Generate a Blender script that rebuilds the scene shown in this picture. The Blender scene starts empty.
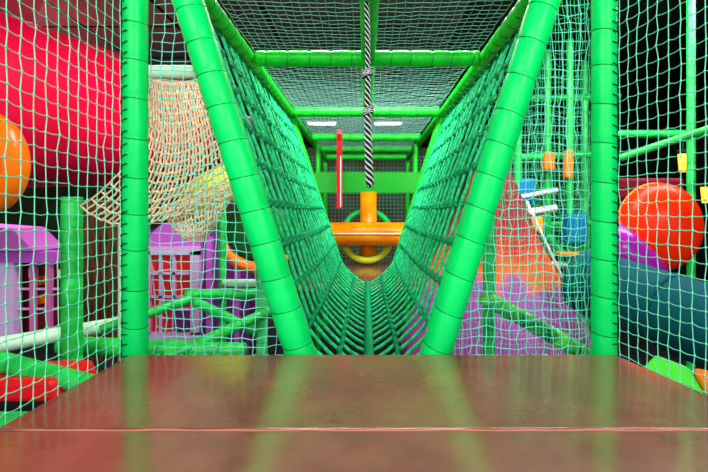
import bpy, math, random
import numpy as np
from mathutils import Vector, Matrix
random.seed(7); rng = np.random.default_rng(7)
C = bpy.context.scene.collection
S = bpy.context.scene
PI = math.pi

# ------------------------------------------------------------ camera, world, lights, exposure
CAMZ = 1.726; F = 470.0; VX, VY = 366.0, 212.0
cd = bpy.data.cameras.new('camera'); cam = bpy.data.objects.new('camera', cd); C.objects.link(cam)
cam.location = (0, 0, CAMZ); cam.rotation_euler = (PI/2, 0, 0)
cd.sensor_width = 36; cd.lens = F/708*36; cd.shift_x = (354-VX)/708; cd.shift_y = (236-VY)/708*-1*-1
cd.shift_y = -(236-VY)/708; cd.clip_start = 0.02
S.camera = cam
w = bpy.data.worlds.new('hall_light'); S.world = w; w.use_nodes = True
w.node_tree.nodes['Background'].inputs[0].default_value = (0.93, 0.97, 1.0, 1)
w.node_tree.nodes['Background'].inputs[1].default_value = 1.0
S.view_settings.view_transform = 'Standard'; S.view_settings.look = 'None'
S.view_settings.exposure = 0.6; S.view_settings.gamma = 1.0; S.view_settings.use_curve_mapping = False

def area(name, loc, tgt, sx, sy, power, col=(1, 1, 1)):
    l = bpy.data.lights.new(name, 'AREA'); l.shape = 'RECTANGLE'; l.size = sx; l.size_y = sy
    l.energy = power; l.color = col
    o = bpy.data.objects.new(name, l); C.objects.link(o); o.location = loc
    d = Vector(tgt)-Vector(loc); o.rotation_euler = d.to_track_quat('-Z', 'Y').to_euler()
    return o
area('hall_lamp', (-1.3, -1.2, 3.3), (-.3, 2.2, 1.2), 1.6, .5, 55, (1, .97, .92))
area('hall_lamp', (1.5, -1.4, 3.3), (.5, 2.2, 1.2), 1.6, .5, 55, (1, .97, .92))
area('hall_lamp', (-3.6, 4.4, 3.42), (-3.0, 5.0, 0), 2.0, 1.4, 75, (1, .98, .95))
area('hall_lamp', (2.2, 3.3, 3.42), (2.2, 4.4, 0), 2.4, .8, 75, (1, .98, .95))
area('hall_lamp', (0, 3.0, 3.42), (0, 4.6, 0), 1.6, .8, 90, (1, .98, .95))
area('hall_lamp', (-1.0, 8.2, 3.42), (0, 11, 0.8), 5, .5, 130, (1, .98, .95))

# ------------------------------------------------------------ helpers
def lin(c):
    return tuple(((v/255)/12.92 if v/255 <= .04045 else ((v/255+.055)/1.055)**2.4) for v in c)
def mat(name, rgb, rough=.5, spec=.5, noise=0, nscale=20, rgb2=None, bump=0, bscale=40, coat=0, stretch=None, emit=0):
    m = bpy.data.materials.new(name); m.use_nodes = True; nt = m.node_tree; b = nt.nodes['Principled BSDF']
    c = lin(rgb)+(1,)
    b.inputs['Base Color'].default_value = c; b.inputs['Roughness'].default_value = rough
    b.inputs['Specular IOR Level'].default_value = spec if coat else spec*.4; b.inputs['Coat Weight'].default_value = coat
    b.inputs['Coat Roughness'].default_value = .12
    tc = nt.nodes.new('ShaderNodeTexCoord'); src = tc.outputs['Object']
    if stretch:
        mp = nt.nodes.new('ShaderNodeMapping'); mp.inputs['Scale'].default_value = stretch
        nt.links.new(src, mp.inputs[0]); src = mp.outputs[0]
    if noise or rgb2:
        n = nt.nodes.new('ShaderNodeTexNoise'); n.inputs['Scale'].default_value = nscale; n.inputs['Detail'].default_value = 5
        nt.links.new(src, n.inputs['Vector'])
        r = nt.nodes.new('ShaderNodeValToRGB'); nt.links.new(n.outputs['Fac'], r.inputs[0])
        r.color_ramp.elements[0].position = .35; r.color_ramp.elements[1].position = .65
        c2 = lin(rgb2) if rgb2 else tuple(v*(1-noise) for v in lin(rgb))
        r.color_ramp.elements[0].color = c2+(1,) if len(c2) == 3 else c2; r.color_ramp.elements[1].color = c
        nt.links.new(r.outputs[0], b.inputs['Base Color'])
    if bump:
        n2 = nt.nodes.new('ShaderNodeTexNoise'); n2.inputs['Scale'].default_value = bscale; n2.inputs['Detail'].default_value = 3
        nt.links.new(src, n2.inputs['Vector'])
        bp = nt.nodes.new('ShaderNodeBump'); bp.inputs['Strength'].default_value = bump; bp.inputs['Distance'].default_value = .01
        nt.links.new(n2.outputs['Fac'], bp.inputs['Height']); nt.links.new(bp.outputs[0], b.inputs['Normal'])
    if emit:
        b.inputs['Emission Color'].default_value = c; b.inputs['Emission Strength'].default_value = emit
    return m
def P(px, py, d): return Vector(((px-VX)/F*d, d, CAMZ-(py-VY)/F*d))
def R(px, d): return px/F*d

class MB:
    def __init__(s): s.v = []; s.f = []; s.sm = []
    def add(s, vs, fs, smooth=True):
        b = len(s.v); s.v.extend([tuple(q) for q in vs]); s.f.extend([tuple(i+b for i in f) for f in fs]); s.sm.extend([smooth]*len(fs))
    def box(s, a, b):
        x0, y0, z0 = a; x1, y1, z1 = b
        s.add([(x0,y0,z0),(x1,y0,z0),(x1,y1,z0),(x0,y1,z0),(x0,y0,z1),(x1,y0,z1),(x1,y1,z1),(x0,y1,z1)],
              [(0,3,2,1),(4,5,6,7),(0,1,5,4),(1,2,6,5),(2,3,7,6),(3,0,4,7)], False)
    def tube(s, pts, r, n=6, cap=True, closed=False):
        pts = [Vector(p) for p in pts]; m = len(pts)
        rs = r if hasattr(r, '__len__') else [r]*m
        t0 = (pts[1]-pts[0]).normalized()
        u = Vector((0,0,1)).cross(t0)
        if u.length < .1: u = Vector((1,0,0)).cross(t0)
        u.normalize(); vs = []
        for i, p in enumerate(pts):
            if closed: t = pts[(i+1) % m]-pts[i-1]
            else: t = pts[min(i+1, m-1)]-pts[max(i-1, 0)]
            if t.length < 1e-9: t = t0.copy()
            t.normalize(); u = (u-t*u.dot(t))
            if u.length < 1e-6: u = t.orthogonal()
            u.normalize(); v = t.cross(u)
            for k in range(n):
                a = 2*PI*k/n; vs.append(p+(u*math.cos(a)+v*math.sin(a))*rs[i])
        fs = []
        for i in range(m if closed else m-1):
            j = (i+1) % m
            for k in range(n): fs.append((i*n+k, i*n+(k+1) % n, j*n+(k+1) % n, j*n+k))
        if cap and not closed:
            fs.append(tuple(range(n-1, -1, -1))); fs.append(tuple((m-1)*n+k for k in range(n)))
        s.add(vs, fs)
    def ball(s, c, r, sx=1, sy=1, sz=1, nu=6, nv=4):
        c = Vector(c); vs = [c+Vector((0,0,r*sz))]
        for i in range(1, nv):
            th = PI*i/nv
            for k in range(nu):
                a = 2*PI*k/nu; vs.append(c+Vector((r*sx*math.sin(th)*math.cos(a), r*sy*math.sin(th)*math.sin(a), r*sz*math.cos(th))))
        vs.append(c-Vector((0,0,r*sz))); fs = []
        for k in range(nu): fs.append((0, 1+k, 1+(k+1) % nu))
        for i in range(nv-2):
            for k in range(nu): a = 1+i*nu; fs.append((a+k, a+nu+k, a+nu+(k+1) % nu, a+(k+1) % nu))
        L = len(vs)-1; a = 1+(nv-2)*nu
        for k in range(nu): fs.append((a+k, L, a+(k+1) % nu))
        s.add(vs, fs)
    def prism(s, poly, off, smooth=False):
        n = len(poly); poly = [Vector(p) for p in poly]; off = Vector(off)
        s.add(poly+[p+off for p in poly], [tuple(range(n)), tuple(range(2*n-1, n-1, -1))]+[(i, i+n, (i+1) % n+n, (i+1) % n) for i in range(n)], smooth)
    def grid(s, fn, nu, nv):
        vs = [fn(i/nu, j/nv) for j in range(nv+1) for i in range(nu+1)]
        s.add(vs, [(j*(nu+1)+i, j*(nu+1)+i+1, (j+1)*(nu+1)+i+1, (j+1)*(nu+1)+i) for j in range(nv) for i in range(nu)])
    def obj(s, name, m, parent=None, bevel=0, solid=0):
        me = bpy.data.meshes.new(name); me.from_pydata(s.v, [], s.f)
        me.polygons.foreach_set('use_smooth', s.sm); me.update()
        o = bpy.data.objects.new(name, me); C.objects.link(o)
        if m: me.materials.append(m)
        if parent:
            o.parent = parent; o.matrix_parent_inverse = Matrix.Translation(-parent.location)
            # bake offset so copies stay simple
            off = parent.location.copy()
            for v in me.vertices: v.co -= off
            o.matrix_parent_inverse = Matrix.Identity(4)
        if solid:
            q = o.modifiers.new('s', 'SOLIDIFY'); q.thickness = solid; q.offset = 0
        if bevel:
            q = o.modifiers.new('b', 'BEVEL'); q.width = bevel; q.segments = 2; q.limit_method = 'ANGLE'
        return o
def tag(o, label, cat, group=None, kind=None):
    o['label'] = label; o['category'] = cat
    if group: o['group'] = group
    if kind: o['kind'] = kind
    return o
def thing(name, label, cat, loc=(0,0,0), group=None):
    o = bpy.data.objects.new(name, None); C.objects.link(o); o.location = loc; o.empty_display_size = .05
    return tag(o, label, cat, group)
def struct(name, mb, m, **k):
    o = mb.obj(name, m, **k); o['kind'] = 'structure'; return o

# ------------------------------------------------------------ materials
M_post = mat('green_sleeve', (0, 228, 108), .38, .4, bump=.15, bscale=30, rgb2=(0, 212, 98), nscale=5)
M_rail = mat('green_rail_sleeve', (14, 225, 45), .35, .8, bump=.5, bscale=25, rgb2=(10, 200, 40), nscale=12)
M_rail2 = mat('green_old_sleeve', (25, 215, 85), .35, 1.2, bump=.8, bscale=22, rgb2=(12, 165, 55), nscale=9)
M_pale = mat('pale_green_sleeve', (205, 245, 215), .4, bump=.2)
M_lgreen = mat('light_green_sleeve', (90, 225, 140), .35, .6, rgb2=(40, 190, 90), nscale=9, bump=.5)
M_snake = mat('patterned_green_sleeve', (110, 235, 70), .35, .6, rgb2=(0, 95, 55), nscale=11, bump=.6, bscale=20)
M_tie = mat('dark_tie', (0, 130, 62), .5)
M_lash = mat('dark_lashing', (4, 60, 38), .7)
M_net = mat('teal_net_cord', (120, 232, 195), .65, .3)
M_netg = mat('green_net_cord', (70, 215, 150), .65, .3)
M_netb = mat('aqua_net_cord', (110, 225, 205), .65, .3)
M_ceilnet = mat('grey_net_cord', (120, 180, 165), .7, .2)
M_rope = mat('green_rope', (50, 240, 160), .5, .4, rgb2=(10, 185, 105), nscale=60, bump=.6, bscale=250)
M_rope_d = mat('dark_green_rope', (6, 150, 92), .6, .3, bump=.5, bscale=250)
M_deck = mat('brown_vinyl', (142, 80, 66), .20, 1.0, rgb2=(124, 66, 54), nscale=11, bump=.09, bscale=22, coat=.5)
M_pipe = mat('worn_piping', (190, 120, 100), .4)
M_beige = mat('beige_rope', (250, 236, 200), .8, .2, rgb2=(225, 200, 155), nscale=50)
M_mag = mat('magenta_plastic', (245, 0, 66), .5, .4, rgb2=(225, 0, 58), nscale=3)
M_dkred = mat('dark_red_vinyl', (120, 8, 35), .5)
M_strap = mat('crimson_webbing', (195, 0, 32), .6)
M_red = mat('red_vinyl', (225, 20, 30), .4)
M_redo = mat('orange_red_plastic', (255, 45, 5), .3, .3)
M_orange = mat('orange_plastic', (255, 120, 10), .25, .6)
M_purple = mat('purple_plastic', (165, 25, 165), .22, .6)
M_teal = mat('dark_teal_plastic', (0, 78, 88), .8, .3)
M_lime = mat('lime_vinyl', (50, 225, 25), .4)
M_gpad = mat('soft_green_vinyl', (30, 205, 90), .4, rgb2=(25, 180, 75), nscale=6)
M_lilac = mat('lilac_paint', (205, 90, 215), .5)
M_lilacl = mat('pale_lilac_paint', (225, 185, 240), .5)
M_violet = mat('deep_violet_paint', (115, 35, 125), .5)
M_white = mat('white_paint', (235, 240, 235), .4)
M_yel = mat('amber_vinyl', (245, 160, 10), .25, .6, rgb2=(235, 125, 0), nscale=5)
M_ygreen = mat('yellow_green_plastic', (175, 215, 30), .4)
M_board = mat('green_board', (18, 170, 35), .3, .6)
M_black = mat('black_paint', (12, 14, 13), .7)
M_blue = mat('blue_vinyl', (10, 110, 170), .5)
M_lampg = mat('lit_lamp', (255, 250, 235), emit=.35)
M_amberlamp = mat('lit_amber_lamp', (255, 170, 40), emit=1.2)

def brick(name, c1, c2, mortar, scale, bw=1., rh=1., rough=.8, msize=.02):
    m = mat(name, c1, rough, .3); nt = m.node_tree; b = nt.nodes['Principled BSDF']
    tc = nt.nodes.new('ShaderNodeTexCoord'); t = nt.nodes.new('ShaderNodeTexBrick'); t.offset = 0
    t.inputs['Color1'].default_value = lin(c1)+(1,); t.inputs['Color2'].default_value = lin(c2)+(1,)
    t.inputs['Mortar'].default_value = lin(mortar)+(1,); t.inputs['Scale'].default_value = scale
    t.inputs['Brick Width'].default_value = bw; t.inputs['Row Height'].default_value = rh; t.inputs['Mortar Size'].default_value = msize
    nt.links.new(tc.outputs['Object'], t.inputs['Vector']); nt.links.new(t.outputs['Color'], b.inputs['Base Color'])
    return m
M_ceil = brick('ceiling_tiles', (128, 124, 122), (112, 108, 108), (14, 12, 14), 1, .9, .9, msize=.018)
M_ceil2 = brick('shaded_ceiling_tiles', (66, 70, 68), (58, 62, 60), (14, 12, 14), 1, .9, .9, msize=.018)  # same tiles as M_ceil, with shade above the tunnel put into the colour
M_floor = mat('dark_floor', (40, 38, 40), .6, rgb2=(25, 24, 27), nscale=3)
M_wall = mat('dark_wall', (55, 95, 60), .8, rgb2=(70, 42, 30), nscale=1.6)

# ------------------------------------------------------------ room shell
b = MB(); b.box((-7, -4, -.1), (6.5, 13, 0)); struct('floor', b, M_floor)
b = MB(); b.box((-7, -4, 3.5), (-1.6, 13, 3.6)); struct('ceiling', b, M_ceil)
b = MB(); b.box((-1.6, -4, 3.5), (.9, 13, 3.6)); struct('ceiling', b, M_ceil2)
b = MB(); b.box((.9, -4, 3.5), (6.5, 13, 3.6)); struct('ceiling', b, M_black)  # less lit right side of the ceiling, its darkness put into the colour
b = MB(); b.box((-7, 13, 0), (6.5, 13.1, 3.5)); struct('wall_back', b, M_wall)
b = MB(); b.box((-7.1, -4, 0), (-7, 13, 3.5)); struct('wall_left', b, M_wall)
b = MB(); b.box((6.5, -4, 0), (6.6, 13, 3.5)); struct('wall_right', b, M_black)

# ------------------------------------------------------------ padded tubes (foam sleeve + cable ties)
ZD = CAMZ-.426
def padded(name, p0, p1, r, label, cat='post', m=None, seg=.116, ties=True, bulge=.05, phase=.5, group=None, wob=0):
    p0 = Vector(p0); p1 = Vector(p1); m = m or M_post
    t = thing(name, label, cat, p0, group)
    L = (p1-p0).length; ax = (p1-p0)/L; pts = []; rs = []; k = 0
    tpos = []; x = seg*phase
    while x < L-.02: tpos.append(x); x += seg*(1+random.uniform(-.08, .08))
    st = set([0, L]); 
    for a in tpos: st.update([a-.007, a, a+.007])
    ed = [0]+tpos+[L]
    for a, c in zip(ed[:-1], ed[1:]):
        for q in (.25, .5, .75): st.add(a+(c-a)*q)
    side = ax.orthogonal().normalized(); s2 = ax.cross(side)
    for s in sorted(st):
        if s < 0 or s > L: continue
        if any(abs(s-a) < 1e-6 for a in tpos): rr = r*(1-bulge)
        elif any(abs(s-a) < .0071 for a in tpos): rr = r*(1-bulge*.35)
        else: rr = r*(1+random.uniform(-.01, .012))
        pts.append(p0+ax*s+side*random.uniform(-wob, wob)+s2*random.uniform(-wob, wob)); rs.append(rr)
    b = MB(); b.tube(pts, rs, 20); b.obj('foam_sleeve', m, t)
    if ties:
        me = None
        for a in tpos:
            if me is None:
                b = MB(); u = side; v = s2
                b.tube([(u*math.cos(q)+v*math.sin(q))*r*(1-bulge*.7)+ax*.006*math.sin(q) for q in [2*PI*i/16 for i in range(16)]], .0019, 5, closed=True)
                o = b.obj('cable_tie', M_tie); o.parent = t; me = o
            else:
                o = me.copy(); C.objects.link(o); o.parent = t
            o.location = ax*a
    return t

# deck posts
padded('padded_post', (-.712, 1.452, 0), (-.712, 1.452, 3.3), .037, 'bright green padded post at left rear corner of brown deck, net laced along it', phase=.3)
padded('padded_post', (.735, 1.452, 0), (.735, 1.452, 3.3), .037, 'bright green padded post at right rear corner of brown deck', phase=.7)
# V bars : passes through measured pixels at depth 1.47
dV = 1.475
def VL(py): return P(188+.318*py, py, dV)
def VR(py): return P(545-.31*py, py, dV)
padded('slanted_padded_bar', VL(430), VL(-75), .0485, 'thick green padded bar leaning left at mouth of rope tunnel', 'bar', seg=.11, bulge=.05)
padded('slanted_padded_bar', VR(430), VR(-75), .0485, 'thick green padded bar leaning right at mouth of rope tunnel', 'bar', seg=.11, bulge=.05)

# ------------------------------------------------------------ deck mats
def XR(y): return .745+(1.41-y)*.16       # right edge flares outward towards the camera
def XL(y): return -.705-(1.41-y)*.045
def mat_panel(name, y0, y1, label):
    t = thing(name, label, 'mat', (0, (y0+y1)/2, ZD-.06))
    b = MB(); n = 26; e = .005
    def top(u, v):
        y = y0+(y1-y0)*v; xl, xr = XL(y), XR(y); x = xl+(xr-xl)*u
        ex = min(u, 1-u)*(xr-xl); ey = min(v, 1-v)*(y1-y0); q = min(ex, ey)
        dz = 0 if q > e else -e*(1-math.sqrt(max(0, 1-(1-q/e)**2)))
        return Vector((x, y, ZD+dz+.0012*math.sin(x*9+y*5)*min(1, q/.05)))
    us = sorted(set([0, .002, .004, .008, 1, .998, .996, .992]+[i/n for i in range(1, n)]))
    vv = sorted(set([0, .004, .008, .015, 1, .996, .992, .985]+[i/n for i in range(1, n)]))
    nu, nv = len(us), len(vv); vs = [top(u, v) for v in vv for u in us]
    fs = [(j*nu+i, j*nu+i+1, (j+1)*nu+i+1, (j+1)*nu+i) for j in range(nv-1) for i in range(nu-1)]
    loop = [i for i in range(nu)]+[j*nu+nu-1 for j in range(1, nv)]+[(nv-1)*nu+i for i in range(nu-2, -1, -1)]+[j*nu for j in range(nv-2, 0, -1)]
    base = len(vs); vs += [Vector((vs[i].x, vs[i].y, ZD-.06)) for i in loop]; L = len(loop)
    fs += [(loop[(k+1) % L], loop[k], base+k, base+(k+1) % L) for k in range(L)]
    fs.append(tuple(base+k for k in range(L)))
    b.add(vs, fs); b.obj('vinyl_cover', M_deck, t)
    return t
SEAM = .921
m1 = mat_panel('deck_mat', SEAM+.0006, 1.405, 'rear brown vinyl mat reaching the green posts and rope tunnel')
m2 = mat_panel('deck_mat', -.45, SEAM-.0006, 'front brown vinyl mat nearest the camera, before the seam')
b = MB(); b.tube([(XL(SEAM)+(XR(SEAM)-XL(SEAM))*i/40, SEAM-.003+.0012*math.sin(i*.9), ZD-.0005+.0008*math.sin(i*1.7)) for i in range(1, 40)], .0022, 6)
b.obj('seam_piping', M_pipe, m2)
t = thing('deck_platform', 'plywood platform on black legs carrying the two brown mats', 'platform', (0, .5, 0))
b = MB(); b.box((-.70, -.45, ZD-.10), (.74, 1.40, ZD-.06)); b.obj('deck_board', M_violet, t)
for x in (-.62, .62):
    for y in (-.38, 1.32):
        b = MB(); b.box((x-.04, y-.04, 0), (x+.04, y+.04, ZD-.10)); b.obj('leg', M_black, t)

# ------------------------------------------------------------ nets
def net(fn, nu, nv, r=.00125, kr=.0031, sag=.0022, jit=.0015, mb=None, knots=True, n=5, skipu=False):
    """fn(i, j) gives a point; i = 0..nu columns, j = 0..nv rows (floats allowed)"""
    mb = mb or MB(); K = {}
    for i in range(nu+1):
        for j in range(nv+1):
            p = Vector(fn(i, j)); K[i, j] = p+Vector(rng.normal(0, jit, 3)*np.array((1, 1, 1)))
    for i in range(nu+1): mb.tube([K[i, j] for j in range(nv+1)], r, n, cap=False)
    for j in range(nv+1):
        pts = []
        for i in range(nu+1):
            pts.append(K[i, j])
            if i < nu: pts.append((K[i, j]+K[i+1, j])/2-Vector((0, 0, sag*random.uniform(.3, 1.5))))
        mb.tube(pts, r, n, cap=False)
    if knots:
        for p in K.values(): mb.ball(p, kr, 1, 1, 1.15, 6, 4)
    return mb
ZT = 3.2
def lashing(mb, x, y, z0, z1, rr, step, side):
    z = z0
    while z < z1:
        mb.tube([Vector((x+side*rr*math.cos(a), y-rr*math.sin(a), z+.022*math.sin(a*.5)+random.uniform(-.002, .002))) for a in [-.4, 0, .4, .9, 1.4]], .0018, 5)
        z += step*random.uniform(.85, 1.15)
    mb.tube([Vector((x+side*rr*1.02, y+.002*math.sin(q*2.2), z0+(z1-z0)*q/60)) for q in range(61)], .0022, 5)
# left side net: columns run back to front
nr = 34; nz = 38
def fl(i, j):
    y = 1.425-.0405*i; bul = .018*math.sin(min(1, i/nr)*PI)
    return (-.745-.0*(1.42-y)*1.0-bul*.3, y, ZD-.035+.0382*j-.010*math.sin(i*.35)*.4)
t = thing('side_net', 'knotted teal square-mesh net wall along left edge of brown deck', 'net', (-.72, 1.42, ZD))
net(fl, nr, 32).obj('netting', M_net, t)
b = MB(); lashing(b, -.712, 1.452, ZD-.02, 2.55, .041, .034, -1); b.obj('lashing_cord', M_lash, t)
def frr(i, j):
    y = 1.425-.037*i
    return (XR(y)+.026, y, ZD-.045+.0385*j)
t = thing('side_net', 'knotted teal square-mesh net wall along right edge of brown deck', 'net', (.76, 1.42, ZD))
net(frr, 36, 32).obj('netting', M_net, t)
b = MB(); lashing(b, .735, 1.452, ZD-.02, 2.55, .041, .032, 1); b.obj('lashing_cord', M_lash, t)
# rear panels in the plane of the posts
dB = 1.50
t = thing('rear_net', 'aqua mesh net panel between left post and left slanted bar', 'net', (-.5, dB, ZD))
def fb(i, j):
    z = ZD-.035+.0305*j; py = 212-(z-CAMZ)*F/dB
    x1 = P(188+.318*py, py, dB).x+.0; x0 = -.68; n = 13
    return (x0+(.0325*i+.006*math.sin(j*.35+i*.5)), dB+.008*math.sin(i*.6+j*.4), z-.003*math.sin(i*.8))
def clipped(f, nu, nv, inside, **kw):
    r = kw.get('r', .0014); kr = kw.get('kr', .0030); mb = MB(); K = {}
    for i in range(nu+1):
        for j in range(nv+1):
            p = Vector(f(i, j))+Vector(rng.normal(0, .0026, 3)); K[i, j] = p if inside(p) else None
    def run(seq):
        cur = []
        for p in seq+[None]:
            if p is None:
                if len(cur) > 1: mb.tube(cur, r, 5, cap=False)
                cur = []
            else: cur.append(p)
    for i in range(nu+1): run([K[i, j] for j in range(nv+1)])
    for j in range(nv+1): run([K[i, j] for i in range(nu+1)])
    for p in K.values():
        if p is not None and kw.get('knots', True): mb.ball(p, kr, 1, 1, 1, 6, 4)
    return mb
def pyz(z): return 212-(z-CAMZ)*F/dV
inL = lambda p: p.x < VL(pyz(p.z)).x+.01
clipped(fb, 20, 48, inL).obj('netting', M_netb, t)
b = MB(); b.tube([(-.675+.008*i, dB, ZD-.034+.003*math.sin(i*1.3)) for i in range(64)], .003, 5); b.obj('bottom_cord', M_net, t)
t = thing('rear_net', 'aqua mesh net panel between right slanted bar and right post', 'net', (.5, dB, ZD))
def fb2(i, j):
    z = ZD-.035+.0295*j
    return (.70-.0265*i+.005*math.sin(j*.4+i*.5), dB+.008*math.sin(i*.6+j*.3), z-.003*math.sin(i*.9))
inR = lambda p: p.x > VR(pyz(p.z)).x-.01
clipped(fb2, 24, 50, inR).obj('netting', M_netb, t)
b = MB(); b.tube([(.70-.008*i, dB, ZD-.034+.003*math.sin(i*1.3)) for i in range(56)], .003, 5); b.obj('bottom_cord', M_net, t)
# second net layers further back on the right
t = thing('inner_net', 'fine net sheet hanging behind the right rear panel, over the mountain cone', 'net', (.9, 2.05, ZD))
clipped(lambda i, j: (.30+.0165*i+.003*math.sin(j*.5), 2.02+.012*math.sin(i*.5), 1.0+.050*j+.012*(i % 2)), 42, 38, lambda p: p.x > max(.27, .195+(p.z-CAMZ+.46)*.36+.06), r=.0012, knots=False).obj('netting', M_netg, t)

# ------------------------------------------------------------ rope tunnel (V-net bridge)
dN, dFr = 1.50, 3.75
xt = .628; zt = CAMZ+.755; zb = CAMZ-.575
def vsec(s, d):
    """s in -1..1 across the V, 0 = bottom"""
    a = abs(s); sg = 1 if s > 0 else -1
    q0 = .20; xk = .215; zk = CAMZ-.40
    if a < q0:
        x = xk*(a/q0); z = zb+(zk-zb)*(a/q0)**1.45
    else:
        q = (a-q0)/(1-q0); x = xk+(xt-xk)*q-.012*math.sin(PI*q); z = zk+(zt-zk)*q
    yy = (d-dN)/(dFr-dN)
    sag = .02*math.sin(PI*yy)
    return Vector((sg*x+.012, d, z-sag*(1-a)))
t = thing('rope_tunnel_net', 'green knotted rope net slung as a V-shaped tunnel between slanted bars', 'rope net', (0, 2.6, zb))
NC = 19
b = MB()
for i in range(NC+1):
    d = dN+(dFr-dN)*i/NC
    ph = random.uniform(-1, 1)
    pts = []
    for k in range(-44, 45):
        s = k/44; p = vsec(s, d); p.y += .008*math.sin(k*.55+ph)+.025*abs(s)*math.sin(i*1.7); pts.append(p+Vector(rng.normal(0, .0012, 3)))
    b.tube(pts, .0072, 7)
b.obj('cross_rope', M_rope, t)
b = MB(); kb = b
srows = []
for k in range(-10, 11):
    s = k/10; srows.append(s)
    pts = []
    for i in range(NC*2+1):
        d = dN+(dFr-dN)*i/(NC*2); p = vsec(s, d); p.y += (.025*abs(s)*math.sin(i/2*1.7) if i % 2 == 0 else 0); p.z += (-.006 if i % 2 else .004); p.x += rng.normal(0, .0015)
        pts.append(p)
        if i % 2 == 0:
            kb.ball(p, .0145, .8, 1.2, 1.4, 8, 6)
    b.tube(pts, .0062, 6)
b.obj('lengthwise_rope', M_rope_d, t)
# spine and edge ropes
b = MB()
for ph in (0, 2*PI/3, 4*PI/3):
    b.tube([Vector((.012+.013*math.cos(q*.9+ph), dN+(dFr-dN)*q/150, zb+.008+.013*math.sin(q*.9+ph))) for q in range(151)], .009, 6)
b.obj('spine_rope', M_rope_d, t)
for d in (dN, dFr):
    b = MB()
    for ph in (0, PI):
        b.tube([vsec(k/80, d)+Vector((.008*math.cos(k*.8+ph), .008*math.sin(k*.8+ph), 0)) for k in range(-80, 81)], .0075, 6)
    b.obj('edge_rope', M_rope, t)
# lashing of net edge to V bars
# far V bars
rF = .035
padded('slanted_padded_bar', P(347, 290, 3.80), P(290, 114, 3.80), rF, 'thin green padded bar on left at the far end of rope tunnel', 'bar', M_rail, .13)
padded('slanted_padded_bar', P(388, 290, 3.80), P(443, 114, 3.80), rF, 'thin green padded bar on right at the far end of rope tunnel', 'bar', M_rail, .13)

# ceiling rails & cross beams
zr = CAMZ+.79
padded('ceiling_rail', (-.60, 1.30, zr), (-.60, 6.9, zr), .034, 'green padded ceiling rail running back above left wall of rope tunnel', 'rail', M_rail, .10, bulge=.12)
padded('ceiling_rail', (.61, 1.30, zr), (.61, 6.9, zr), .034, 'green padded ceiling rail running back above right wall of rope tunnel', 'rail', M_rail, .10, bulge=.12)
padded('ceiling_rail', (.012, 1.30, zr), (.012, 3.68, zr), .036, 'green padded ceiling rail along the middle, behind the black rope', 'rail', M_rail, .16)
labs = ['nearest green padded crossbeam under tunnel ceiling', 'second green padded crossbeam, above far end of rope tunnel', 'green crossbeam carrying the red strap beyond the tunnel',
        'thin green crossbeam just behind the strap beam', 'farthest thin green crossbeam over the green board']
for k, (d, l) in enumerate(zip((2.42, 3.72, 4.97, 5.9, 6.75), labs)):
    padded('crossbeam', (-.565, d, zr), (.575, d, zr), .040, l, 'beam', M_rail, .105 if k < 2 else .16, bulge=.12, ties=k < 3)
# ceiling net
t = thing('ceiling_net', 'grey-green net stretched flat above the rope tunnel', 'net', (0, 2.5, zr))
net(lambda i, j: (-.57+.0345*i, 1.34+.0400*j, zr+.030-.012*math.sin(i/33*PI)), 33, 118, r=.0014, knots=False, sag=.001, jit=.002).obj('netting', M_ceilnet, t)

# far end
padded('padded_post', (-.60, 6.9, 0), (-.60, 6.9, zr-.036), .036, 'green padded post far behind left of tunnel', 'post', M_rail, .2, ties=False)
padded('padded_post', (.61, 6.9, 0), (.61, 6.9, zr-.036), .036, 'green padded post far behind right of tunnel', 'post', M_rail, .2, ties=False)
b = MB(); b.box((P(314, 0, 5.15).x, 5.15, P(0, 193, 5.15).z), (P(420, 0, 5.15).x, 5.21, P(0, 172, 5.15).z))
padded('padded_post', (-.535, 5.24, 0), (-.535, 5.24, zr-.04), .03, 'green post behind left end of the wide green board', 'post', M_rail, .2, ties=False)
padded('padded_post', (.55, 5.24, 0), (.55, 5.24, zr-.04), .03, 'green post behind right end of the wide green board', 'post', M_rail, .2, ties=False)
tag(b.obj('padded_board', M_board, bevel=.006), 'wide glossy green board across the far end, behind strap and rope', 'board')
t = thing('grid_net', 'dark fine mesh net beyond the green board', 'net', (0, 6.95, 1))
net(lambda i, j: (-.9+.055*i, 6.98, .9+.055*j), 33, 30, r=.003, knots=False).obj('netting', M_ceilnet, t)
# amber post and roller, ring
t = thing('roller_barrier', 'amber padded roller lying crosswise on a short amber post', 'roller', (0, 5.0, CAMZ-.555))
b = MB(); b.tube([P(368.5, 262, 5.0), P(368.5, 250, 5.0), P(368.5, 192, 5.0)], [.09, .088, .088], 24); b.obj('upright', M_yel, t)
pz = P(0, 233.5, 4.86).z
b = MB(); b.tube([(-.53, 4.79, pz), (-.52, 4.79, pz), (.45, 4.79, pz), (.46, 4.79, pz)], [.10, .118, .118, .1], 28); b.obj('roller', M_yel, t)
b = MB(); b.tube([(-.50, 4.668, pz+.005), (.44, 4.668, pz+.005)], .008, 8); b.obj('pale_seam', M_white, t)['label'] = 'pale seam strip'
rc = P(367, 235, 5.0)
M_ring = mat('ring_plastic', (190, 215, 40), .35); nt = M_ring.node_tree
tc = nt.nodes.new('ShaderNodeTexCoord'); sp = nt.nodes.new('ShaderNodeSeparateXYZ'); rp = nt.nodes.new('ShaderNodeValToRGB')
nt.links.new(tc.outputs['Object'], sp.inputs[0]); nt.links.new(sp.outputs[2], rp.inputs[0])
rp.color_ramp.elements[0].position = 0; rp.color_ramp.elements[0].color = lin((200, 215, 40))+(1,)
rp.color_ramp.elements[1].position = .06; rp.color_ramp.elements[1].color = lin((20, 180, 70))+(1,)
nt.links.new(rp.outputs[0], nt.nodes['Principled BSDF'].inputs['Base Color'])
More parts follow.
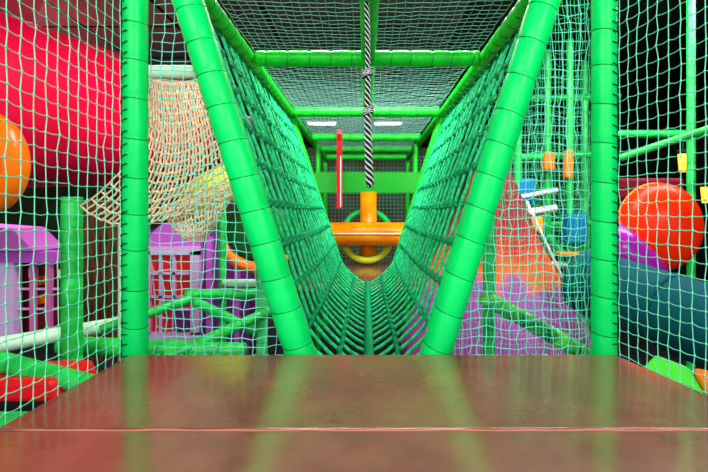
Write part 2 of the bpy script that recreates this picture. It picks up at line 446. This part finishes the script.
b = MB(); b.tube([Vector((.26*math.cos(a), 0, .26*math.sin(a))) for a in [2*PI*i/48 for i in range(48)]], .032, 12, closed=True)
o = b.obj('climbing_ring', M_ring); o.location = rc+Vector((0, .0, 0)); o.rotation_euler = (-.50, 0, 0); o.scale = (1, 1, 1.12); tag(o, 'large ring, green above and yellow below, round the amber post', 'ring')
b = MB(); b.box((-.62, 3.86, CAMZ-.655), (.62, 5.5, CAMZ-.555)); tag(b.obj('far_deck_mat', M_deck, bevel=.01), 'small brown vinyl deck seen past the far end of rope tunnel', 'mat')
# red strap
t = thing('hanging_strap', 'red webbing strap with thin white stripe hanging left of the black rope', 'strap', P(339, 138, 4.9))
b = MB(); a = P(339.5, 137, 4.9); z1 = P(0, 208, 4.9).z
b.box((a.x-.030, 4.885, z1), (a.x+.030, 4.897, a.z+.08)); b.obj('webbing', M_strap, t, bevel=.002)
b = MB(); b.box((a.x+.008, 4.880, z1+.01), (a.x+.018, 4.884, a.z-.2)); b.obj('white_stripe', M_white, t)
b = MB(); b.tube([(a.x, 4.93+.055*math.cos(q), zr+.055*math.sin(q)) for q in [2*PI*i/20 for i in range(20)]], .012, 8, closed=True); b.obj('hanging_loop', M_strap, t)

# black and white climbing rope
t = thing('climbing_rope', 'black and white twisted climbing rope with two knots, hanging in the middle', 'rope', P(369, 0, 1.70))
Mw = mat('white_strand', (205, 215, 215), .6); Mk = mat('black_strand', (16, 22, 24), .6)
ptop = Vector((P(366.5, 0, 1.70).x, 1.70, zr-.03)); pbot = P(369.5, 187, 1.70)
def ropec(q): return ptop.lerp(pbot, q)+Vector((.002*math.sin(q*7), 0, 0))
def ropr(q): return .0085+.0055*max(0, (q-.35)/.65)**.7
for mm, nm, sel, rr in ((Mk, 'black_strand', (0, 2, 4), 1.0), (Mw, 'white_strand', (1, 3, 5), .52)):
    b = MB()
    for s in sel:
        pts = []; rs = []
        for i in range(361):
            q = i/360; c = ropec(q); R0 = ropr(q); a = q*2*PI*10.5+s*PI/3; off = R0*(.62 if sel[0] == 0 else .92)
            if q > .985: off *= .6
            pts.append(c+Vector((off*math.cos(a), off*math.sin(a), 0))); rs.append(R0*.5*rr if sel[0] == 0 else R0*.24)
        b.tube(pts, rs, 6)
    b.obj(nm, mm, t)
for py in (73, 111):
    c = P(367.5 if py < 90 else 368.3, py, 1.70)
    kn = None
    for mm, nm, ph0, r0 in ((Mk, 'rope_knot', 0, .0068), (Mw, 'white_yarn', .5, .0013)):
        b = MB()
        for ring in range(3):
            tl = (-.7, .1, .75)[ring]
            off = .0005 if r0 > .005 else .0058
            for dd in ((0,) if r0 > .005 else (-.35, .35)):
                b.tube([c+Vector(((.0155+off)*math.cos(a), (.0135+off)*math.sin(a), (ring-1)*.007+.011*math.sin(a+tl*2)*tl+dd*.009)) for a in [2*PI*i/20 for i in range(20)]], r0, 7, closed=True)
        o = b.obj(nm, mm, t) if kn is None else b.obj(nm, mm)
        if kn is None: kn = o
        else: o.parent = kn; [setattr(v, 'co', v.co-t.location) for v in o.data.vertices]

# ------------------------------------------------------------ beige rope hammock (left)
def bez(ctrl):
    nu = len(ctrl[0])-1; nv = len(ctrl)-1
    from math import comb
    def f(u, v):
        p = Vector((0, 0, 0))
        for j in range(nv+1):
            bj = comb(nv, j)*v**j*(1-v)**(nv-j)
            for i in range(nu+1): p += ctrl[j][i]*(comb(nu, i)*u**i*(1-u)**(nu-i)*bj)
        return p
    return f
A = bez([[P(145, 78, 2.3), P(165, 86, 2.2), P(182, 86, 2.2), P(199, 80, 2.3)],
         [P(152, 120, 2.25), P(172, 150, 1.95), P(195, 140, 1.95), P(214, 118, 2.2)],
         [P(140, 170, 2.2), P(170, 205, 1.95), P(205, 180, 1.95), P(224, 150, 2.15)],
         [P(80, 206, 2.35), P(130, 248, 2.0), P(165, 215, 2.0), P(235, 194, 2.15)]])
t = thing('rope_hammock', 'beige knotted rope net hammock hanging beside left green post', 'hammock', P(170, 80, 2.3))
def ropesheet(f, nu, nv, r, name, parent, m):
    b = MB()
    for i in range(nu+1):
        b.tube([f(i/nu, k/40)+Vector(rng.normal(0, .0015, 3)) for k in range(41)], r, 5)
    for j in range(nv+1):
        b.tube([f(k/60, j/nv)+Vector((0, -.004*math.sin(k*1.05*nu/20), .0045*math.sin(k*1.2))) for k in range(61)], r, 5)
    return b.obj(name, m, parent)
ropesheet(A, 24, 15, .0048, 'upper_sling', t, M_beige)
B = bez([[P(162, 208, 2.25), P(180, 200, 2.2), P(205, 190, 2.2), P(236, 180, 2.25)],
         [P(172, 228, 2.1), P(190, 222, 2.0), P(210, 215, 2.0), P(232, 200, 2.15)],
         [P(178, 232, 2.15), P(195, 248, 2.1), P(206, 242, 2.1), P(215, 225, 2.2)]])
ropesheet(B, 18, 8, .0046, 'lower_sling', t, M_beige)
b = MB(); b.tube([A(k/30, 0) for k in range(31)], .011, 8); b.obj('hem', M_beige, t)
padded('crossbeam', P(131, 72, 2.32), P(205, 72, 2.32), .033, 'pale green padded beam from which the beige hammock hangs', 'beam', M_pale, .2, ties=False)

# ------------------------------------------------------------ left background
# magenta tube
t = thing('tube_slide', 'huge magenta drum-shaped slide tube behind left net', 'slide', P(60, 110, 3.4))
a0 = P(-120, 84, 2.5); a1 = P(160, 128, 5.2); 
ax = (a1-a0)
c0 = a0; r0 = .57; r1 = .62
b = MB(); N = 40
pts = [a0+ax*(k/30) for k in range(31)]
b.tube(pts, [r0+(r1-r0)*k/30+(.0 if k % 10 else 0) for k in range(31)], 64)
b.obj('drum', M_mag, t)
b = MB(); b.tube([a1-ax.normalized()*.02, a1+ax.normalized()*.05], [r1+.05, r1+.05], 64); b.obj('flange', M_dkred, t)
# orange disc end
t = thing('tube_end', 'orange moulded tube end bulging in at left edge of picture', 'slide', P(-15, 163, 2.2))
c = P(-14, 163, 2.2); b = MB()
b.tube([c+Vector((-.25, 0, 0)), c+Vector((-.02, 0, 0))], [.2, .24], 40)
b = MB(); b.ball(c, .1, 1.83, 1.5, 2.45, 40, 24); b.obj('bulge', M_orange, t)
b = MB(); b.tube([c+Vector((.13*math.cos(q), -.11, .19*math.sin(q))) for q in [2*PI*i/40 for i in range(40)]], .016, 8, closed=True); b.obj('rib', M_redo, t)

# purple playhouses
def playhouse_arch():
    d = 4.4
    t = thing('playhouse', 'purple playhouse with arched red window in pale lilac frame, behind left post', 'playhouse', P(190, 350, d))
    def Q(x, y, dd=0): return P(x, y, d)+Vector((0, dd, 0))
    b = MB(); b.box(Q(140, 400, 0), (Q(250, 0).x, d+.5, Q(0, 230).z)); b.obj('wall_panel', M_violet, t)
    b = MB(); outer = [(148, 332)]+[(148+0, 262)]+[(176-28*math.cos(q), 254-33*math.sin(q)) for q in [PI*i/16 for i in range(17)]]+[(204, 332)]
    b.prism([Q(x, y, -.05) for x, y in outer], (0, .05, 0)); b.obj('arch_front', M_lilac, t)
    b = MB()
    for x0, x1, y0, y1 in ((149, 155, 250, 332), (194, 203, 250, 332), (149, 203, 246, 254), (149, 203, 330, 343)):
        b.box(Q(x0, y1, -.1), (Q(x1, 0).x, d-.051, Q(0, y0).z))
    f = b.obj('window_frame', M_lilacl, t)
    b = MB(); b.box(Q(155, 330, -.06), (Q(194, 0).x, d-.0501, Q(0, 254).z)); 
    pa = b.obj('window_pane', M_red, t); pa['label'] = 'red pane'
    b = MB(); 
    for x in (163, 176): b.box(Q(x, 330, -.09), (Q(x+3, 0).x, d-.061, Q(0, 254).z))
    for y in (271, 294, 306): b.box(Q(155, y+2.5, -.09), (Q(194, 0).x, d-.061, Q(0, y).z))
    b.obj('glazing_bar', M_lilacl, t)
    b = MB(); b.box(Q(178, 328, -.1), (Q(193, 0).x, d-.09, Q(0, 309).z)); b.obj('lower_pane', M_violet, t)
    b = MB(); b.box(Q(208, 400, -.06), (Q(214, 0).x, d-.001, Q(0, 236).z)); b.box(Q(236, 400, -.06), (Q(241, 0).x, d-.001, Q(0, 236).z)); b.obj('wall_batten', M_lilac, t)
playhouse_arch()
def playhouse_left():
    d = 4.0
    t = thing('playhouse', 'pink and lilac playhouse with barred doorway, far left behind net', 'playhouse', P(20, 330, d))
    def Q(x, y, dd=0): return P(x, y, d)+Vector((0, dd, 0))
    b = MB(); b.prism([Q(-60, 250, -.1), Q(-60, 222, -.1), Q(20, 228, -.1), Q(42, 250, -.1)], (0, .4, 0)); b.obj('roof', mat('pink_roof_paint', (225, 110, 225), .5), t)
    b = MB(); b.box(Q(-60, 262, -.06), (Q(58, 0).x, d+.1, Q(0, 251).z)); b.obj('fascia', M_lilac, t)
    b = MB(); b.box(Q(3, 345, -.05), (Q(18, 0).x, d+.05, Q(0, 262).z)); b.obj('pillar', M_lilacl, t)
    b = MB(); b.box(Q(-60, 345, .15), (Q(58, 0).x, d+.3, Q(0, 262).z)); b.obj('back_panel', M_dkred, t)
    for x in (31, 47):
        b = MB(); b.box(Q(x, 335, -.02), (Q(x+5, 0).x, d+.02, Q(0, 262).z)); b.obj('door_bar', mat('pink_bar_paint', (215, 110, 185), .5), t)
    b = MB()
    for y in (288, 308): b.box(Q(18, y+2, .0), (Q(58, 0).x, d+.02, Q(0, y).z))
    b.obj('door_rail', M_lilacl, t)
    for x, y, m in ((22, 270, M_white), (28, 278, M_orange), (38, 276, M_orange), (29, 297, M_orange), (52, 271, M_white)):
        b = MB(); b.box(Q(x, y+9, .08), (Q(x+5, 0).x, d+.14, Q(0, y).z)); b.obj('inner_panel', m, t)
playhouse_left()
# green posts and bars
padded('padded_post', (P(72, 0, 2.4).x, 2.4, 0), P(72, 197, 2.4), .050, 'short green padded post standing in front of far-left playhouse', 'post', M_rail2, .13)
padded('padded_bar', P(-40, 352, 2.3), P(128, 322, 2.9), .042, 'green padded bar with pale top, crossing low behind left net', 'bar', M_pale, .2, ties=False)
padded('padded_bar', P(-20, 356, 2.15), P(98, 387, 2.05), .045, 'green padded bar sloping down to brown deck at far left', 'bar', M_rail2, .12)
padded('padded_bar', P(60, 345, 2.6), P(245, 352, 2.6), .050, 'long level green padded bar passing behind left green post', 'bar', M_rail2, .16)
padded('padded_bar', P(100, 330, 2.75), P(191, 299, 3.1), .030, 'thin green bar rising in front of arched window', 'bar', M_rail2, .2, ties=False)
padded('padded_bar', P(186, 295, 3.15), P(262, 293, 3.15), .034, 'level green bar right of arched window, joined to thin posts', 'bar', M_rail2, .2)
padded('padded_bar', P(195, 302, 3.05), P(258, 332, 2.9), .032, 'green bar sloping down right from the arched window', 'bar', M_rail2, .2, ties=False)
padded('padded_bar', P(165, 358, 2.52), P(284, 305, 2.83), .030, 'green diagonal bar rising to the left slanted tunnel bar', 'bar', M_rail2, .12)
padded('padded_post', (P(222.5, 0, 3.3).x, 3.3, 0), P(222.5, 200, 3.3), .026, 'slim green post between arched window and yellow slide', 'post', M_rail2, .3, ties=False)
padded('padded_post', (P(262, 0, 2.9).x, 2.9, 0), P(262, 190, 2.9), .036, 'pale green post just left of left slanted bar', 'post', M_lgreen, .2)
padded('padded_post', (P(122, 0, 2.7).x, 2.7, 0), (P(122, 0, 2.7).x, 2.7, P(0, 225, 2.7).z), .022, 'slim pale post just left of left green deck post, under the hammock tip', 'post', M_pale, .2, ties=False)
b = MB(); b.box((P(84, 0, 5.4).x, 5.4, 0), (P(128, 0, 5.4).x, 5.5, P(0, 200, 5.4).z)); tag(b.obj('wooden_panel', mat('brown_wood', (110, 62, 30), .6, rgb2=(45, 28, 16), nscale=5, stretch=(6, 1, 1))), 'dark brown wooden panel between the two playhouses', 'panel')
padded('padded_bar', P(224, 283, 3.27), P(262, 283, 2.95), .026, 'short pale bar between two thin posts left of tunnel', 'bar', M_pale, .2, ties=False)
# yellow-green slide
t = thing('curved_slide', 'yellow-green slide rim with orange lip left of rope tunnel', 'slide', P(245, 240, 3.9))
c = P(262, 232, 3.9)
b = MB(); b.ball(c, .1, 3.0, 1.0, 2.6, 32, 16); b.obj('bowl', mat('dark_green_plastic', (20, 110, 40), .4), t)
b = MB(); b.tube([c+Vector((-.31*math.cos(q), -.1, -.29*math.sin(q))) for q in [PI*.02+PI*.75*i/20 for i in range(21)]], [.02+.03*math.sin(PI*i/20) for i in range(21)], 10); b.obj('lip', M_orange, t)
b = MB(); c = P(213, 190, 3.6); b.tube([c+Vector((-.2, 0, -.1)), c, c+Vector((.25, .1, .12))], [.13, .15, .15], 28); tag(b.obj('slide_tube', M_ygreen), 'lime-yellow slide tube seen through the beige hammock', 'slide')
# red mat and green pad low left
b = MB(); b.prism([P(-60, 384, 2.0), P(52, 380, 2.0), P(62, 402, 2.0), P(-60, 404, 2.0)], (0, .3, 0)); tag(b.obj('floor_mat', M_red, bevel=.02), 'red padded block low at far left beneath green bars', 'mat')
b = MB()
x1 = -.79; b.add([(-1.45, .75, ZD-.10), (x1, .75, ZD-.03), (x1, 1.14, ZD-.05), (-1.45, 1.14, ZD-.05), (-1.45, .75, ZD-.35), (x1, .75, ZD-.35), (x1, 1.14, ZD-.35), (-1.45, 1.14, ZD-.35)],
      [(0,3,2,1),(4,5,6,7),(0,1,5,4),(1,2,6,5),(2,3,7,6),(3,0,4,7)][::1], False)
tag(b.obj('side_pad', M_gpad, bevel=.02), 'soft green padded ramp outside left edge of brown deck', 'pad')

# ------------------------------------------------------------ right background
# mountain cone, red above and purple below
M_cone = mat('cone_paint', (150, 60, 150), .7); nt = M_cone.node_tree; bs = nt.nodes['Principled BSDF']
tc = nt.nodes.new('ShaderNodeTexCoord'); sp = nt.nodes.new('ShaderNodeSeparateXYZ'); rp = nt.nodes.new('ShaderNodeValToRGB'); ns = nt.nodes.new('ShaderNodeTexNoise')
ns.inputs['Scale'].default_value = 6; ad = nt.nodes.new('ShaderNodeMath'); ad.operation = 'MULTIPLY_ADD'; ad.inputs[1].default_value = .35
nt.links.new(tc.outputs['Object'], sp.inputs[0]); nt.links.new(tc.outputs['Object'], ns.inputs['Vector'])
nt.links.new(ns.outputs['Fac'], ad.inputs[0]); nt.links.new(sp.outputs[2], ad.inputs[2]); nt.links.new(ad.outputs[0], rp.inputs[0])
E = rp.color_ramp.elements; E[0].position = .0; E[0].color = lin((150, 50, 140))+(1,); E[1].position = 1; E[1].color = lin((130, 30, 45))+(1,)
for ps, cc in ((.46, (175, 80, 185)), (.53, (250, 110, 35)), (.68, (215, 50, 30)), (.8, (165, 35, 50))):
    e = E.new(ps); e.color = lin(cc)+(1,)
nt.links.new(rp.outputs[0], bs.inputs['Base Color'])
t = thing('climbing_mountain', 'red-topped purple cone-shaped mountain behind right slanted bar', 'climbing mountain', (P(505, 0, 3.3).x, 3.3, .95))
ctr = Vector((P(492, 0, 3.3).x, 3.3, 0)); zs = [.6, .78, 1.0, 1.3, 1.6, 1.85, 2.08]
def prof(z): return .06+(2.16-max(z, .8))*.42
b = MB(); nv = 40; rows = []
for j in range(31):
    z = 2.1*j/30
    for k in range(nv):
        a = 2*PI*k/nv; rr = prof(z)*(1+.05*math.sin(a*5+z*4)+.03*math.sin(a*11-z*9)); rows.append((ctr.x+rr*math.cos(a), ctr.y+rr*math.sin(a), z))
b.add(rows, [(j*nv+k, j*nv+(k+1) % nv, (j+1)*nv+(k+1) % nv, (j+1)*nv+k) for j in range(30) for k in range(nv)]+[tuple(30*nv+k for k in range(nv))])
b.obj('cone_body', M_cone, t)
b = MB(); b.tube([Vector((ctr.x+prof(z)*1.06*math.cos(-.25), ctr.y+prof(z)*1.06*math.sin(-.25)-.02, z)) for z in (.9, 1.2, 1.5, 1.8)], .009, 8); b.obj('edge_cord', M_white, t)
padded('padded_post', (P(489, 0, 2.3).x, 2.3, 0), P(489, 215, 2.3), .030, 'slim green post just right of right slanted bar, before the mountain', 'post', M_rail2, .15)
padded('padded_bar', P(486, 298, 2.1), P(592, 358, 2.1), .036, 'wavy patterned green bar sloping down behind right rear net', 'bar', M_snake, .055, bulge=.12, wob=.004)
for n_, (x0, y0, x1, y1, r, d, l) in enumerate(((515, 198, 557, 190, .022, 4.5, 'thin white tube, upper one behind right rear net'), (515, 214, 556, 208, .034, 4.5, 'thick white tube just below the thin upper white tube'), (542, 264, 574, 265, .028, 4.62, 'white tube end low beside the white mountain cord'))):
    b = MB(); p, q = P(x0, y0, d), P(x1, y1, d); b.tube([p+(q-p)*(-.02), p, q, q+(q-p)*.02], [r*.6, r, r, r*.6], 14)
    tag(b.obj('white_tube', M_white), l, 'tube')
# tangle behind: green posts, blue and yellow panels
lst = [(518, 150, 350, 4.6, 'leftmost slim green post far behind right rear net'), (548, 80, 350, 5.0, 'slim dark green post left of the blue pad'), (570, 60, 350, 4.7, 'slim green post in front of the blue pad'), (585, 60, 350, 5.4, 'slim green post nearest right deck post, far behind')]
for x, y0, y1, d, l in lst:
    padded('padded_post', (P(x, 0, d).x, d, 0), (P(x, 0, d).x, d, 3.45), .036, l, 'post', M_rail2, .2, ties=False)
for y, d, x0, x1, l in ((158, 4.9, 508, 600, 'green crossbar high behind right rear net'), (226, 5.0, 530, 600, 'green crossbar level with the blue pad'), (100, 5.37, 480, 620, 'topmost green crossbar far behind right rear net')):
    padded('padded_bar', P(x0, y, d), P(x1, y-4, d), .036, l, 'bar', M_rail2, .2, ties=False)
def padbox(x0, y0, x1, y1, d, m, nm, l, cat='pad', th=.15):
    b = MB(); b.box(P(x0, y1, d), P(x1, y0, d)+Vector((0, th, 0))); tag(b.obj(nm, m, bevel=.02), l, cat)
padbox(568, 214, 588, 244, 4.5, M_blue, 'blue_pad', 'blue padded panel left of right deck post')
padbox(519, 178, 536, 206, 4.56, M_blue, 'blue_pad', 'small blue panel behind the thin white tube', th=.05)
padbox(519, 216, 544, 232, 4.5, M_yel, 'yellow_pad', 'amber panel below the thick white tube', th=.07)
padbox(560, 252, 590, 257, 4.53, M_yel, 'yellow_bar', 'thin yellow bar under the blue padded panel', 'bar')
padbox(545, 152, 556, 170, 4.82, M_orange, 'orange_pad', 'small orange panel high behind right rear net')
padbox(566, 150, 574, 178, 4.58, M_orange, 'orange_pad', 'narrow orange panel beside the high green crossbar', th=.09)
padded('padded_bar', P(548, 236, 4.9), P(572, 262, 4.66), .04, 'short green bar slanting beside the mountain', 'bar', M_rail2, .15, ties=False)
t = thing('background_net', 'distant green net hanging behind the blue pad and slim posts', 'net', (1.8, 5.6, 0))
net(lambda i, j: (1.35+.045*i, 5.7+.02*math.sin(i), .0+.075*j), 34, 46, r=.0035, knots=False, jit=.004).obj('netting', M_netg, t)
# red tube slide end
t = thing('tube_slide', 'glossy orange-red bulbous tube slide with purple lower tube, right of right deck post', 'slide', P(662, 228, 2.9))
c = P(659, 227, 2.9); b = MB(); b.ball(c, .1, 2.45, 1.9, 2.72, 48, 28); b.obj('bulb', M_redo, t)
b = MB(); b.tube([c+Vector((.238*math.cos(q)+.01, .05, .266*math.sin(q))) for q in [2*PI*i/48 for i in range(48)]], .012, 10, closed=True); b.obj('rim', M_orange, t)
b = MB(); b.tube([P(604, 240, 2.75), P(622, 252, 2.7), P(645, 268, 2.66), P(660, 276, 2.66), P(666, 279, 2.66)], [.135, .125, .10, .06, .02], 32); b.obj('lower_tube', M_purple, t)['label'] = 'purple lower tube'
b = MB(); b.box(P(612, 200, 3.4), P(685, 178, 3.4)+Vector((0, .17, 0))); tag(b.obj('padded_block', M_dkred, bevel=.02), 'dark red padded block behind top of orange-red bulb', 'block')
t = thing('teal_tube', 'large dark teal tube slide sloping down at right edge', 'slide', P(665, 310, 2.3))
b = MB(); 
pa = P(585, 280, 2.75); pb = P(760, 345, 1.95)
b.tube([pa+(pb-pa)*k/12 for k in range(13)], .185, 48); b.obj('tube_body', M_teal, t)
b = MB()
for k in (.1, .55):
    q = pa+(pb-pa)*k; b.tube([q, q+(pb-pa).normalized()*.03], .191, 40)
b.obj('joint_flange', M_teal, t)
# lime pad, orange pad
def slab(pts, z, th, m, nm, l):
    b = MB(); b.prism([Vector((x, y, zz)) for x, y, zz in pts], (0, 0, -th)); tag(b.obj(nm, m, bevel=.015), l, 'pad')
def onz(px, py, z):
    d = (CAMZ-z)*F/(py-VY); return ((px-VX)/F*d, d, z)
zl = ZD-.10
slab([onz(634, 372, zl), onz(655, 353, zl), onz(690, 366, zl), onz(716, 410, zl)], zl, .1, M_lime, 'lime_pad', 'lime green pad outside right edge of brown deck')
slab([onz(692, 366, zl), onz(740, 376, zl), onz(760, 410, zl), onz(718, 409, zl)], zl, .1, M_orange, 'orange_pad', 'orange pad beside the lime pad at right edge')
# posts, bars upper right
padded('padded_post', (P(691, 0, 3.6).x, 3.6, 0), (P(691, 0, 3.6).x, 3.6, 3.45), .030, 'dark green post behind right edge of orange-red bulb', 'post', M_rail2, .2, ties=False)
padded('padded_bar', P(620, 158, 3.4), P(730, 122, 3.0), .026, 'green bar sloping up to the right above dark red block', 'bar', M_rail2, .2, ties=False)
padded('padded_bar', P(600, 134, 4.2), P(740, 134, 4.2), .036, 'level green bar high at right, behind the sloping one', 'bar', M_rail2, .2, ties=False)
padded('padded_bar', P(600, 290, 4.0), P(740, 286, 4.0), .040, 'level green bar low at right, below the bulb', 'bar', M_rail2, .2, ties=False)
for x, y, d, h, l in ((683, 163, 4.0, 18, 'small amber lamp above right side of orange-red bulb'), (706, 195, 4.0, 16, 'small amber lamp at right edge of picture')):
    t = thing('wall_lamp', l, 'lamp', P(x, y, d))
    b = MB(); b.tube([P(x, y+h/2, d), P(x, y-h/2, d)], [.03, .04], 12); b.obj('shade', M_amberlamp, t)
    b = MB(); b.tube([P(x, y-h/2, d), P(x, y-h/2-4, d)], .045, 12); b.obj('cap', M_black, t)
    b = MB(); b.tube([P(x, y-h/2-4, d), P(x, 134, d+.15)], .008, 6); b.obj('bracket', M_black, t)
# strip lights
for x, l in ((322, 'lit strip light far back under ceiling, left of black rope'), (388, 'lit strip light far back under ceiling, right of black rope')):
    d = 9.3; p = P(x, 0, d)
    t = thing('strip_light', l, 'lamp', (p.x, d, 3.5))
    b = MB(); b.box((p.x-.28, d-.05, 3.46), (p.x+.28, d+.09, 3.5)); b.obj('housing', M_white, t)
    b = MB(); b.box((p.x-.26, d-.04, 3.44), (p.x+.26, d+.04, 3.46)); b.obj('diffuser', M_lampg, t)

# ------------------------------------------------------------ repeats share a group
GROUPS = {'padded_post': 'green padded posts of the play frame', 'padded_bar': 'padded bars of the play frame', 'slanted_padded_bar': 'slanted bars holding the rope tunnel',
          'crossbeam': 'padded crossbeams overhead', 'ceiling_rail': 'padded rails along the tunnel ceiling', 'side_net': 'net walls beside the brown deck',
          'rear_net': 'net panels at the back of the deck', 'white_tube': 'white tubes behind right rear net', 'wall_lamp': 'amber lamps at right',
          'strip_light': 'strip lights under the far ceiling', 'deck_mat': 'brown vinyl deck mats', 'playhouse': 'purple playhouses',
          'blue_pad': 'blue panels behind right rear net', 'orange_pad': 'orange pads'}
for o in list(C.objects):
    k = o.name.split('.')[0]
    if o.parent is None and 'label' in o and k in GROUPS: o['group'] = GROUPS[k]
